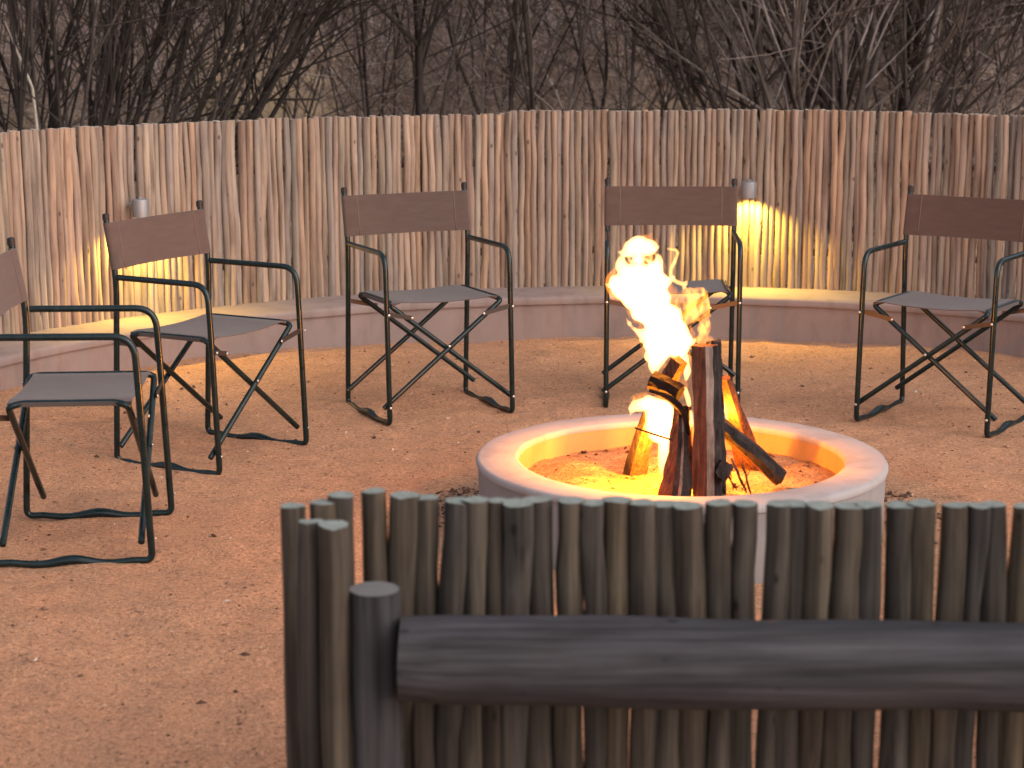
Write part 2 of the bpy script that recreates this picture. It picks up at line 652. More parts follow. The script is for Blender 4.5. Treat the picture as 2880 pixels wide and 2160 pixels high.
# ------------------------------------------------------------------ tall pole fence
def pole_mesh(name, h, r, seed, mats, wob=.012, rings=12, sides=10, taper=.06):
    rr = random.Random(seed)
    mb = MB()
    ph = [rr.uniform(0, 50) for _ in range(4)]
    knots = [(rr.uniform(.1, .9), rr.uniform(0, 6.28)) for _ in range(2)]
    V, F = [], []
    for k in range(rings):
        t = k / (rings - 1)
        z = h * t
        cx = wob * (noise.noise((ph[0], z * 2.2, 0)) + .45 * noise.noise((ph[0], z * 7, 5)))
        cy = wob * .7 * noise.noise((ph[1], z * 2.2, 0))
        rad = r * (1 - taper * t + .11 * noise.noise((ph[2], z * 5, 0)))
        for s in range(sides):
            a = 6.28318 * s / sides
            rk = rad * (1 + .07 * noise.noise((math.cos(a) * 1.3 + ph[3], math.sin(a) * 1.3, z * 3)))
            for kt, ka in knots:
                rk += r * .16 * math.exp(-((t - kt) / .04) ** 2) * max(0, math.cos(a - ka))
            V.append((cx + rk * math.cos(a), cy + rk * math.sin(a), z + (0.004 * noise.noise((a, ph[0], 1)) if k == rings - 1 else 0)))
    for k in range(rings - 1):
        for s in range(sides):
            s2 = (s + 1) % sides
            F.append((k * sides + s, k * sides + s2, (k + 1) * sides + s2, (k + 1) * sides + s))
    mb.add(V, F, 0)
    mb.add([V[(rings - 1) * sides + s] for s in range(sides)], [tuple(range(sides))], 1)
    me = mb.mesh(name, mats)
    me.set_sharp_from_angle(angle=R(55))
    return me


fence = empty("pole_fence", (BC.x, BC.y, .2))
tag(fence, "tall curved fence of pale upright poles standing on the low plaster wall", "fence")
RF = 3.232
variants = [pole_mesh("pole", .875, .0172, 100 + i, [M_pole, M_cut], .0135) for i in range(22)]
a = A0 + R(1)
npole = 0
while a < A1 - R(1) and npole < 297:
    sc = random.uniform(.84, 1.18)
    step = (.0312 * sc + random.uniform(-.0015, .002) + (.004 if random.random() < .04 else 0)) / RF
    a += step / 2
    deg = math.degrees(a)
    top = .858 if deg > 101 else .872
    if 66 < deg < 84:
        top += .006
    o = bpy.data.objects.new("pole", random.choice(variants))
    COL.objects.link(o)
    o.parent = fence
    rad = RF + random.uniform(-.006, .006)
    o.location = (rad * math.cos(a), rad * math.sin(a), -.002)
    o.scale = (sc, sc, (top + random.uniform(-.004, .004)) / .875)
    flip = random.random() < .25
    o.rotation_euler = (random.gauss(0, .005), random.gauss(0, .005), random.uniform(0, 6.28))
    a += step / 2
    npole += 1
for z in (.18, .62):
    mb = MB()
    pts = [((RF + .047) * math.cos(A0 + (A1 - A0) * k / 80), (RF + .047) * math.sin(A0 + (A1 - A0) * k / 80), z) for k in range(81)]
    sweep(mb, pts, .018, 8)
    mb.build("rail", M_pole, fence)

# ------------------------------------------------------------------ wall lamps
def wall_lamp(x, y, ztop, label, watts):
    d = Vector((BC.x - x, BC.y - y, 0)).normalized()
    t = empty("fence_lamp", (x, y, ztop - .08), math.atan2(d.y, d.x))
    tag(t, label, "lamp", "downlights fixed to the pole fence")
    mb = MB()
    prof = [(.0, .080), (.030, .080), (.036, .077), (.038, .070), (.038, .0), (.034, .0), (.034, .016)]
    n = 28
    V = [(r * math.cos(6.2832 * s / n), r * math.sin(6.2832 * s / n), z) for r, z in prof for s in range(n)]
    F = [(q * n + s, (q + 1) * n + s, (q + 1) * n + (s + 1) % n, q * n + (s + 1) % n) for q in range(len(prof) - 1) for s in range(n)]
    mb.add(V, F)
    mb.build("housing", M_lamp, t, autosmooth=40)
    mb = MB()
    mb.add([(.0338 * math.cos(6.2832 * s / n), .0338 * math.sin(6.2832 * s / n), .012) for s in range(n)], [tuple(range(n - 1, -1, -1))])
    mb.build("lens", M_lens, t)
    mb = MB()
    sweep(mb, [(-.036, 0, .045), (-.085, 0, .045)], .013, 10)
    sweep(mb, [(-.0, 0, .079), (-.0, 0, .088)], .012, 10)
    mb.build("bracket", M_lamp, t, autosmooth=40)
    ld = bpy.data.lights.new("fence_lamp_light", 'SPOT')
    ld.energy = watts
    ld.color = (1.0, .68, .10)
    ld.spot_size = R(140)
    ld.spot_blend = .55
    ld.shadow_soft_size = .02
    lo = bpy.data.objects.new("fence_lamp_light", ld)
    COL.objects.link(lo)
    lo.parent = t
    lo.location = (0, 0, .006)
    return t


LAMP_W = 23.0
wall_lamp(-1.632, 8.259, .739, "grey cylinder lamp glowing on the fence behind the left slanted chair", LAMP_W * .8)
wall_lamp(1.155, 9.163, .735, "lit grey cylinder lamp on the fence at the chair behind the flames", LAMP_W)

# ------------------------------------------------------------------ fire pit
pit = empty("fire_pit", (PIT.x, PIT.y, 0))
tag(pit, "round plastered fire pit with a broad pale rim in the sand", "fire pit")


def lathe(mb, prof, n=128, jit=.003, seed=0):
    V, F = [], []
    m = len(prof)
    for k in range(n):
        a = 6.2831853 * k / n
        for r, z in prof:
            j = jit * noise.noise((math.cos(a) * 3 + seed, math.sin(a) * 3, z * 10)) + jit * .4 * noise.noise((math.cos(a) * 14, math.sin(a) * 14, z * 30 + seed))
            V.append(((r + j) * math.cos(a), (r + j) * math.sin(a), z + j * .5))
    for k in range(n):
        k2 = (k + 1) % n
        for q in range(m - 1):
            F.append((k * m + q, k2 * m + q, k2 * m + q + 1, k * m + q + 1))
    mb.add(V, F)


RO, RI, ZR = .619, .490, .22
mb = MB()
lathe(mb, [(RO - .010, -.1), (RO - .008, .10), (RO - .006, ZR - .022)])
mb.build("outer_wall", M_pitwall, pit, autosmooth=50)
mb = MB()
lathe(mb, [(RO - .012, ZR - .024), (RO - .001, ZR - .022), (RO + .001, ZR - .012), (RO - .004, ZR - .003), (RO - .012, ZR), (RI + .012, ZR), (RI + .003, ZR - .003), (RI, ZR - .012), (RI + .002, ZR - .020)], 160)
mb.build("rim", M_rim, pit, autosmooth=60)
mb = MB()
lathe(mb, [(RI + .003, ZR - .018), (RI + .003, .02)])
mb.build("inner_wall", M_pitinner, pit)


def pit_h(x, y):
    r = math.hypot(x - PIT.x, y - PIT.y)
    h = .150 + .014 * noise.noise((x * 5, y * 5, 2)) + .006 * noise.noise((x * 17, y * 17, 7)) + .003 * noise.noise((x * 45, y * 45, 1))
    return h - .012 * max(0, (r - .38) / .12)


mb = MB()
V, F = [(PIT.x, PIT.y, pit_h(PIT.x, PIT.y))], []
NA, NR = 120, 40
for j in range(1, NR + 1):
    for i in range(NA):
        r = .500 * j / NR
        x, y = PIT.x + r * math.cos(6.28318 * i / NA), PIT.y + r * math.sin(6.28318 * i / NA)
        V.append((x, y, pit_h(x, y)))
for i in range(NA):
    F.append((0, 1 + i, 1 + (i + 1) % NA))
    for j in range(NR - 1):
        b = 1 + j * NA
        F.append((b + i, b + NA + i, b + NA + (i + 1) % NA, b + (i + 1) % NA))
mb.add(V, F)
tag(mb.build("pit_sand", M_pitsand), kind="structure")

# ------------------------------------------------------------------ folding chairs
HW, HT, HA, HS = .259, .862, .654, .460
FA, RA, FB, RB, BL = .1896, .1957, .2177, .2271, .0363
TR = .0103


def make_chair():
    root = empty("folding_chair", (0, 0, 0))

    def part(name, mb, m, **k):
        return mb.build(name, m, root, **k)
    for s in (-1, 1):
        x = s * HW
        # rear post: floor bend to the leaning top
        mb = MB()
        sweep(mb, fillet([(x, RB - .05, .0105), (x, RB, .009), (x, RA, HA), (x, RA + BL, HT)], [.055, .08]), TR, 10)
        part("rear_post", mb, M_steel, autosmooth=40)
        mb = MB()
        sweep(mb, fillet([(x, -FB + .05, .0105), (x, -FB, .009), (x, -FA - .008, .50)], .055), TR, 10)
        part("front_leg", mb, M_steel, autosmooth=40)
        mb = MB()
        sweep(mb, fillet([(x, -FA - .008, .50), (x, -FA, HA), (x, RA - .010, HA + .002)], .062, 9), TR, 10)
        part("armrest", mb, M_steel, autosmooth=40)
        mb = MB()
        pts = []
        for k in range(17):
            t = k / 16
            bump = math.exp(-((t - .5) / .2) ** 2)
            pts.append((x, -FB + .05 + t * (FB + RB - .1), .0105 - .013 * math.sin(math.pi * t) * (1 - bump) + .005 * bump))
        sweep(mb, pts, TR, 10, sect=lambda t, a: (1 + .45 * math.exp(-((t - .5) / .2) ** 2), 1 + .6 * math.exp(-((t - .5) / .2) ** 2)), up=(0, 0, 1))
        part("runner", mb, M_steel, autosmooth=40)
        mb = MB()
        y0 = RA + BL - .002
        sweep(mb, [(x, y0 + .0004, HT - .012), (x, y0 + .0009, HT - .002), (x, y0 + .0015, HT + .008), (x, y0 + .002, HT + .012)], [.0118, .0122, .0118, .008], 12)
        part("post_cap", mb, M_capm, autosmooth=40)
    # canvas back: sleeves round both posts joined by a band
    mb = MB()
    nz, zs = 7, [.684 + (.842 - .684) * k / 6 for k in range(7)]
    ring = []
    r = TR + .0022
    def back_y(z):
        return RA + BL * (z - HA) / (HT - HA) * 1.0
    sec = []
    N = 22
    for k in range(N + 1):                                    # front face, slightly hollow
        u = -1 + 2 * k / N
        sec.append((u * HW, -r + .020 * (1 - u * u) ** 1.0))
    for k in range(1, 8):
        a_ = -math.pi / 2 + math.pi * k / 8
        sec.append((HW + r * math.cos(a_), r * math.sin(a_)))
    for k in range(N + 1):
        u = 1 - 2 * k / N
        th = -r + .020 * (1 - u * u) + .0035
        e = max(0, (abs(u) - .9) / .1)
        sec.append((u * HW, th * (1 - e) + r * e))
    for k in range(1, 8):
        a_ = math.pi / 2 + math.pi * k / 8
        sec.append((-HW + r * math.cos(a_), r * math.sin(a_)))
    m = len(sec)
    V, F = [], []
    for q, z in enumerate(zs):
        for (x, y) in sec:
            pinch = 1 - .10 * (1 - (x / HW) ** 2 if abs(x) < HW else 0) * ((q / 6 - .5) * 2) ** 2
            zz = .763 + (z - .763) * (1 - .012 * max(0, 1 - (x / HW) ** 2))
            V.append((x, y + back_y(zz), zz + .0015 * noise.noise((x * 9, q, 3))))
    for q in range(len(zs) - 1):
        for k in range(m):
            F.append((q * m + k, q * m + (k + 1) % m, (q + 1) * m + (k + 1) % m, (q + 1) * m + k))
    mb.add(V, F)
    mb.add([V[k] for k in range(m)], [tuple(range(m - 1, -1, -1))])
    mb.add([V[(len(zs) - 1) * m + k] for k in range(m)], [tuple(range(m))])
    part("backrest", mb, M_cloth, autosmooth=60)
    # stitched seams of the two sleeves
    for sx_ in (-.208, .208):
        mb = MB()
        yy_ = -r + .020 * (1 - (sx_ / HW) ** 2)
        pts = [(sx_, yy_ + back_y(z_) - .0006, z_) for z_ in (.6865, .72, .763, .80, .8385)]
        sweep(mb, pts, .0022, 6, sect=lambda t, a: (1, .5), up=(1, 0, 0))
        part("seam", mb, M_hem)
    # seat canvas
    mb = MB()
    XS, SD = .213, .172
    n1, n2 = 16, 8
    V, F = [], []
    for side in (0, 1):
        for j in range(n2 + 1):
            yy = -SD + 2 * SD * j / n2
            for i in range(n1 + 1):
                u = -1 + 2 * i / n1
                sag = -.016 * (1 - u * u) * (1 - .25 * (yy / SD) ** 2)
                z = HS + .0105 + sag if side == 0 else HS + .0075 + sag
                if abs(u) > .999:
                    z = HS + (.004 if side == 0 else -.008)
                V.append((u * (XS + (.0125 if abs(u) > .999 else 0)), yy + .002 * noise.noise((u * 5, j, side)), z))
    o2 = (n1 + 1) * (n2 + 1)
    for j in range(n2):
        for i in range(n1):
            q = j * (n1 + 1) + i
            F.append((q, q + 1, q + n1 + 2, q + n1 + 1))
            F.append((o2 + q, o2 + q + n1 + 1, o2 + q + n1 + 2, o2 + q + 1))
    for i in range(n1):
        F.append((i, o2 + i, o2 + i + 1, i + 1))
        q = n2 * (n1 + 1) + i
        F.append((q, q + 1, o2 + q + 1, o2 + q))
    for j in range(n2):
        q = j * (n1 + 1)
        F.append((q, q + n1 + 1, o2 + q + n1 + 1, o2 + q))
        q += n1
        F.append((q, o2 + q, o2 + q + n1 + 1, q + n1 + 1))
    mb.add(V, F)
    part("seat", mb, M_cloth, autosmooth=50)
    # crossed frames: seat rail with two diagonal legs to the far side
    bolts = []
    for s in (-1, 1):
        off = 0.0 if s > 0 else .021
        yf, yr = -.186 + off, .192 - off
        x0 = s * .215
        xe, ze = -s * (HW + .014), .066
        slope = (HS - ze) / (x0 - xe)
        mb = MB()
        pts = [(xe, yf - .004, ze), (x0 + s * .012, yf + .002, HS - .008), (x0, yf + .034, HS), (x0, yr - .034, HS), (x0 + s * .012, yr - .002, HS - .008), (xe, yr + .004, ze)]
        sweep(mb, fillet(pts, [.055, .02, .02, .055], 6), TR * .96, 10)
        part("crossed_frame", mb, M_steel, autosmooth=40)
        for yy, sg in ((yf, -1), (yr, 1)):
            mb = MB()
            bx = s * .146
            bz = HS - (s * .146 - x0) / (xe - x0) * (HS - ze)
            px_, pz_ = s * (HW - .004), .428
            yb = (-.211 if sg < 0 else .207)
            ym = yy + sg * .0115
            pa, pb = Vector((px_, yb * .5 + ym * .5, pz_)), Vector((bx, ym, bz))
            ax = (pb - pa).normalized()
            wv = Vector((-ax.z, 0, ax.x)).normalized() * .0085
            dv = Vector((0, .0018, 0))
            V = [pa + wv - dv, pa - wv - dv, pb - wv - dv, pb + wv - dv, pa + wv + dv, pa - wv + dv, pb - wv + dv, pb + wv + dv]
            mb.add(V, [(0, 1, 2, 3), (7, 6, 5, 4), (0, 4, 5, 1), (1, 5, 6, 2), (2, 6, 7, 3), (3, 7, 4, 0)])
            part("bracket", mb, M_brk, smooth=False)
            bolts += [((s * HW, yb + sg * (TR + .0005), .428), sg), ((bx, ym + sg * .002, bz), sg)]
            if s > 0:
                bolts.append(((0, yy + sg * (TR + .001), HS - (0 - x0) / (xe - x0) * (HS - ze)), sg))
            bolts.append(((-s * (HW), (-.2165 if sg < 0 else .2255) + sg * (TR + .0005), .072), sg))
    bm = MB()
    sweep(bm, [(0, 0, 0), (0, .0022, 0), (0, .0034, 0)], [.0055, .0055, .0035], 8)
    bme = bm.mesh("bolt", M_bolt)
    for p, sg in bolts:
        o = obj("bolt", bme, root)
        o.location = p
        if sg < 0:
            o.rotation_euler = (0, 0, math.pi)
    return root


def copy_thing(src):
    c = src.copy()
    COL.objects.link(c)
    for ch in src.children:
        d = ch.copy()
        COL.objects.link(d)
        d.parent = c
        for gch in ch.children:
            e_ = gch.copy()
            COL.objects.link(e_)
            e_.parent = d
    return c


POSES = [(-1.2574, 5.3879, 1.6417, "folding canvas chair cut by the left edge, seen side-on, nearest to the viewer"),
         (-1.0594, 6.5230, 1.0783, "folding canvas chair angled to the right in front of the left fence lamp"),
         (-.3260, 7.3033, .4510, "folding canvas chair standing alone left of the flames, well clear of both lamps"),
         (.6405, 7.4828, -.0485, "folding canvas chair directly behind the flames, partly hidden by the fire"),
         (1.6556, 7.0783, -.5999, "folding canvas chair right of the fire pit, cut by the right edge")]
chair0 = make_chair()
for i, (x, y, yaw, lab) in enumerate(POSES):
    c = chair0 if i == 0 else copy_thing(chair0)
    c.location = (x, y, ground_h(x, y) * .6 - .004)
    c.rotation_euler = (0, 0, yaw)
    tag(c, lab, "chair", "folding canvas chairs around the fire pit")

# ------------------------------------------------------------------ firewood
def prism_log(name, p0, p1, sec0, sec1, mats, facemat, label, rings=12, jit=.003, bend=(0, 0, 0), seed=0, group="split firewood stacked in the pit", parts=None):
    """split log: polygon section swept from p0 to p1. sec: list of (right, towards camera) metres"""
    p0, p1 = Vector(p0), Vector(p1)
    t = (p1 - p0).normalized()
    rt = Vector((1, 0, 0))
    rt = (rt - t * rt.dot(t)).normalized()
    fw = rt.cross(t)
    if fw.y > 0:
        fw = -fw
    # subdivide section
    def dense(sec):
        out = []
        for k in range(len(sec)):
            a_, b_ = sec[k], sec[(k + 1) % len(sec)]
            for q in range(3):
                out.append((a_[0] + (b_[0] - a_[0]) * q / 3, a_[1] + (b_[1] - a_[1]) * q / 3))
        return out
    d0, d1 = dense(sec0), dense(sec1)
    m = len(d0)
    V = []
    for k in range(rings):
        u = k / (rings - 1)
        c = p0.lerp(p1, u) + Vector(bend) * math.sin(math.pi * u)
        for q in range(m):
            a_ = d0[q][0] * (1 - u) + d1[q][0] * u
            b_ = d0[q][1] * (1 - u) + d1[q][1] * u
            j = jit * noise.noise((q * .9 + seed, u * 5, seed)) + jit * .6 * noise.noise((q * 2.1 + seed, u * 17, seed + 3))
            L = math.hypot(a_, b_) + 1e-6
            e = jit * .8 * noise.noise((q * 1.7, seed, 5)) if k in (0, rings - 1) else 0
            V.append(c + rt * a_ * (1 + j / L) + fw * b_ * (1 + j / L) + t * e)
    t_ = empty(name, p0)
    tag(t_, label, "log", group)
    V = [v_ - p0 for v_ in V]
    groups = {}
    for q in range(m):
        groups.setdefault(facemat[q // 3], []).append(q)
    names = {0: "split_face", 1: "sapwood_edge", 2: "bark"}
    for gi, qs in groups.items():
        mb = MB()
        for q in qs:
            q2 = (q + 1) % m
            for k in range(rings - 1):
                mb.v += []
                b = len(mb.v)
                mb.v += [tuple(V[k * m + q]), tuple(V[k * m + q2]), tuple(V[(k + 1) * m + q2]), tuple(V[(k + 1) * m + q])]
                mb.f.append((b, b + 1, b + 2, b + 3))
                mb.m.append(0)
        if gi == min(groups):
            for k, rev in ((0, True), (rings - 1, False)):
                idx = [tuple(V[k * m + q]) for q in range(m)]
                cen = tuple(sum((Vector(i_) for i_ in idx), Vector()) / m)
                b = len(mb.v)
                mb.v += idx + [cen]
                for q in range(m):
                    mb.f.append((b + q, b + (q + 1) % m, b + m))
                    mb.m.append(0)
        o = mb.build(names[gi], mats[gi], t_)
        bm_weld(o.data)
    return t_


import bmesh


def bm_weld(me, angle=38):
    b = bmesh.new()
    b.from_mesh(me)
    bmesh.ops.remove_doubles(b, verts=b.verts, dist=.0002)
    bmesh.ops.recalc_face_normals(b, faces=b.faces)
    b.to_mesh(me)
    b.free()
    me.set_sharp_from_angle(angle=R(angle))


W3 = {0: M_heart, 1: M_sap, 2: M_bark}
FWG = "firewood stacked in the fire pit"
# A: big upright split log
prism_log("firewood_log", (.557, 5.30, .135), (.5458, 5.32, .597),
          [(-.033, .010), (.005, .040), (.026, .030), (.029, .020), (.047, .016), (.056, -.018), (.02, -.05), (-.02, -.035)],
          [(-.028, .010), (.006, .034), (.024, .026), (.026, .018), (.041, .012), (.049, -.016), (.02, -.045), (-.018, -.032)],
          W3, [0, 1, 1, 2, 2, 2, 2, 0], "tallest upright split log with a pale edge and black bark", 20, .0055, (.002, 0, 0), 1.3, FWG)
# B: dark barked log behind the tall one
prism_log("firewood_log", (.604, 5.335, .135), (.583, 5.362, .603),
          [(-.022, .0), (-.012, .019), (.006, .023), (.021, .010), (.020, -.012), (.0, -.022)],
          [(-.020, .0), (-.010, .016), (.005, .020), (.018, .008), (.017, -.010), (.0, -.018)],
          W3, [2, 2, 2, 2, 2, 2], "black barked log standing tight behind the tallest split log", 18, .008, (.003, 0, 0), 6.4, FWG)
# small split piece in the gap left of the tall log
prism_log("firewood_log", (.523, 5.40, .140), (.512, 5.425, .395),
          [(-.024, .002), (-.004, .022), (.020, .008), (.016, -.016), (-.012, -.016)],
          [(-.018, .002), (-.002, .017), (.015, .006), (.012, -.012), (-.010, -.012)],
          W3, [0, 0, 2, 2, 2], "shadowed split piece wedged between the flared and the tallest log", 12, .005, (0, 0, 0), 12.2, FWG)
# C: leaning wedge lit by the fire
prism_log("firewood_log", (.758, 5.68, .140), (.632, 5.435, .478),
          [(-.062, -.014), (-.002, .024), (.034, .006), (.016, -.028)], [(-.022, -.012), (0, .010), (.013, .002), (.004, -.014)],
          W3, [0, 0, 2, 2], "thin wedge of firewood leaning behind the dark log, lit orange", 12, .003, (0, 0, 0), 4.1, FWG)
# D: dark bark log lying to the right
prism_log("firewood_log", (.794, 5.412, .180), (.572, 5.392, .368),
          [(-.026, -.008), (-.019, .018), (.004, .027), (.026, .015), (.027, -.013), (.002, -.027)],
          [(-.024, -.008), (-.016, .016), (.004, .024), (.023, .013), (.024, -.013), (.002, -.024)],
          W3, [0, 2, 2, 2, 2, 0], "dark barked log lying slanted at the right of the fire", 14, .006, (.004, 0, .006), 7.7, FWG)
# E: flared log left of the tall one
prism_log("firewood_log", (.470, 5.275, .135), (.4915, 5.37, .408),
          [(-.050, -.010), (-.014, .028), (.004, .038), (.013, .038), (.050, .008), (.0, -.03)],
          [(-.020, -.008), (-.005, .014), (.002, .018), (.007, .018), (.024, .002), (0, -.014)],
          W3, [0, 2, 1, 2, 2, 0], "flared split log standing left of the tallest log", 16, .0065, (.006, 0, 0), 2.2, FWG)
# F: flat piece at the left
prism_log("firewood_log", (.362, 5.585, .140), (.408, 5.50, .364),
          [(-.026, -.006), (-.006, .016), (.052, -.012), (.040, -.024), (-.016, -.020)],
          [(-.016, -.004), (-.002, .011), (.032, -.006), (.024, -.016), (-.010, -.014)],
          W3, [2, 0, 0, 0, 2], "flat split piece leaning at the far left of the fire", 12, .003, (-.004, 0, 0), 5.5, FWG)
# G: short pieces burning on top
prism_log("firewood_log", (.452, 5.425, .462), (.489, 5.395, .541),
          [(-.030, .000), (.0, .026), (.030, .0), (.0, -.026)], [(-.027, .004), (.0, .024), (.026, .0), (.0, -.024)],
          W3, [0, 0, 0, 2], "short square-split block sticking up inside the flames", 8, .003, (0, 0, 0), 8.1, FWG)
MC = {0: M_char, 1: M_char, 2: M_char}
prism_log("charred_block", (.408, 5.395, .484), (.487, 5.352, .448),
          [(-.024, .004), (-.008, .024), (.018, .022), (.028, -.004), (.006, -.026), (-.02, -.02)],
          [(-.022, .006), (-.006, .026), (.02, .020), (.026, -.006), (.004, -.024), (-.02, -.018)],
          MC, [2, 2, 0, 0, 0, 2], "blackened chunk resting under the square block in the flames", 10, .006, (0, 0, .003), 3.3, FWG)
mb = MB()
pp = fillet([(.398, 5.352, .459), (.4537, 5.338, .443), (.4985, 5.335, .402), (.511, 5.328, .330)], .05, 6)
o_ = Vector(pp[0])
sweep(mb, [p - o_ for p in pp], [.006 + .005 * math.sin(3.14 * k / (len(pp) - 1)) for k in range(len(pp))], 8, sect=lambda t, a: (1, .45))
t = mb.build("bark_strip", M_char)
t.location = o_
tag(t, "curved strip of bark peeling over the flared log", "bark", FWG)
mb = MB()
sweep(mb, [(0, 0, 0), (.05, -.038, -.010), (.1027, -.08, -.0186)], [.0028, .0032, .0026], 7)
t = mb.build("stick", M_bark)
t.location = (.3584, 5.35, .3482)
tag(t, "thin straight stick lying across the lower flame", "stick")
# knobbly stub at the foot of the tall log
prism_log("firewood_stub", (.609, 5.262, .240), (.600, 5.35, .228),
          [(-.021, .002), (-.012, .022), (.006, .033), (.022, .010), (.025, -.016), (-.004, -.031)],
          [(-.026, .004), (-.01, .026), (.014, .026), (.028, .004), (.016, -.024), (-.014, -.025)],
          W3, [2, 2, 2, 2, 2, 2], "stubby dark branch end poking out beside the tallest log", 8, .006, (0, 0, 0), 9.4, FWG)
tw = [((.672, 5.36, .2484), (.6923, 5.30, .160), .006), ((.643, 5.36, .2544), (.6843, 5.33, .165), .004),
      ((.6395, 5.37, .2074), (.650, 5.35, .158), .0045), ((.622, 5.35, .22), (.660, 5.345, .162), .003), ((.70, 5.38, .222), (.672, 5.33, .162), .003)]
tl = ["broad kindling splinter under the dark slanted log", "narrow kindling splinter crossing under the dark slanted log", "short dark kindling splinter beside the branch stub",
      "thin kindling splinter fanning out from the branch stub", "thin kindling splinter nearest the end of the slanted log"]
for (p0, p1, r), lab in zip(tw, tl):
    mb = MB()
    d = Vector(p1) - Vector(p0)
    sweep(mb, [d * (k / 5) + Vector((random.uniform(-.003, .003), random.uniform(-.003, .003), 0)) for k in range(6)], [r, r * 1.1, r, r * .9, r * 1.05, r * .6], 6, sect=lambda t, a: (1, .45))
    t = mb.build("kindling", M_heart)
    t.location = p0
    tag(t, lab, "kindling", "kindling splinters under the slanted log")


# ------------------------------------------------------------------ scattered bits (stuff)
def scatter(name, mat, pts, sizes, rnd):
    V, F = [], []
    base = np.array([[1, 0, 0], [-1, 0, 0], [0, 1, 0], [0, -1, 0], [0, 0, 1], [0, 0, -1]], float)
    faces = [(0, 2, 4), (2, 1, 4), (1, 3, 4), (3, 0, 4), (2, 0, 5), (1, 2, 5), (3, 1, 5), (0, 3, 5)]
    for (x, y, z), s in zip(pts, sizes):
        a = rnd.uniform(0, 6.28)
        c, sn = math.cos(a), math.sin(a)
        k = base * np.array([s * rnd.uniform(.8, 1.5), s * rnd.uniform(.6, 1.1), s * rnd.uniform(.45, .8)]) + rnd.normal(0, s * .18, (6, 3))
        b = len(V)
        for q in k:
            V.append((x + q[0] * c - q[1] * sn, y + q[0] * sn + q[1] * c, z + q[2]))
        F += [(b + f[0], b + f[1], b + f[2]) for f in faces]
    me = bpy.data.meshes.new(name)
    me.from_pydata(V, [], F)
    me.materials.append(mat)
    return obj(name, me)


pts, sz = [], []
for k in range(7500):
    x, y = rng.uniform(-2.4, 2.6), 3.3 + 5.6 * rng.random() ** 1.25
    if math.hypot(x - PIT.x, y - PIT.y) < .64 or math.hypot(x - BC.x, y - BC.y) > 2.88 and y > 6:
        continue
    if noise.noise((x * 1.6, y * 1.6, 5)) < rng.uniform(-.5, .35):
        continue
    s = min(.010, .0016 + .0018 * rng.exponential())
    pts.append((x, y, ground_h(x, y) + s * .15))
    sz.append(s)
tag(scatter("pebbles", M_peb, pts, sz, rng), kind="stuff")
pts, sz = [], []
for cx, cy, n, sp in ((-.17, 5.84, 230, .06), (-.13, 5.70, 260, .06), (1.24, 5.86, 50, .04), (1.24, 5.72, 130, .05), (1.19, 5.55, 180, .06)):
    for k in range(n):
        x, y = rng.normal(cx, sp), rng.normal(cy, sp * 1.2)
        if math.hypot(x - PIT.x, y - PIT.y) < RO + .004:
            continue
        s = min(.013, .003 + .003 * rng.exponential())
        pts.append((x, y, ground_h(x, y) + s * .3))
        sz.append(s)
for k in range(1100):                                          # loose dark specks over the yard
    x, y = rng.uniform(-2.2, 2.2), 3.6 + 5 * rng.random() ** 1.3
    if math.hypot(x - PIT.x, y - PIT.y) < .66 or math.hypot(x - BC.x, y - BC.y) > 2.85 and y > 6:
        continue
    s = min(.011, .002 + .0024 * rng.exponential())
    pts.append((x, y, ground_h(x, y) + s * .2))
    sz.append(s)
tag(scatter("soil_clods", M_clod, pts, sz, rng), kind="stuff")
pts, sz = [], []
for k in range(620):
    aa, rr_ = rng.uniform(0, 6.28), .485 * math.sqrt(rng.random())
    x, y = PIT.x + rr_ * math.cos(aa), PIT.y + rr_ * math.sin(aa)
    if rng.random() > .35 + .65 * (noise.noise((x * 6, y * 6, 8)) > -.05):
        continue
    s = min(.012, .0016 + .0022 * rng.exponential())
    pts.append((x, y, pit_h(x, y) + s * .25))
    sz.append(s)
tag(scatter("charcoal_bits", M_coal, pts, sz, rng), kind="stuff")

# ------------------------------------------------------------------ flames
def fx(cx, cy):
    return (.3777 + .0005044 * (cx - 300) + 7.7e-6 * (cy - 150), .8685 - .000514 * (cy - 150))


MAIN = [(240, 165, 42), (290, 146, 50), (340, 155, 44), (368, 166, 22), (388, 160, 10), (402, 150, 6), (205, 195, 20), (178, 190, 11), (158, 184, 5), (285, 215, 34), (282, 250, 34), (395, 215, 20), (402, 250, 26), (185, 235, 20), (185, 265, 34),
        (375, 295, 52), (225, 310, 52), (290, 320, 62), (150, 350, 40), (118, 370, 20), (200, 390, 68), (300, 370, 80), (395, 370, 66), (440, 350, 22), (255, 450, 66), (365, 460, 90), (435, 440, 40), (300, 530, 58), (400, 560, 92), (478, 560, 55),
        (420, 640, 92), (500, 650, 72), (360, 670, 52), (330, 715, 30), (400, 730, 74), (515, 740, 58), (555, 690, 40), (360, 790, 44), (420, 770, 40), (368, 845, 33), (378, 885, 20), (550, 810, 28), (560, 870, 24), (560, 920, 18),
        (232, 600, 15), (216, 575, 10), (208, 550, 6), (240, 625, 11), (268, 640, 16), (300, 655, 30), (260, 560, 18)]
LOWER = [(238, 1072, 26), (246, 1020, 10), (243, 992, 7), (238, 966, 3.5), (285, 1058, 36), (340, 1052, 42), (410, 1080, 58), (445, 1130, 60), (365, 1125, 52), (420, 1190, 66), (395, 1215, 62), (445, 1255, 46), (430, 1315, 38), (420, 1370, 30), (415, 1430, 20), (413, 1475, 12), (222, 1108, 11), (350, 1180, 40)]
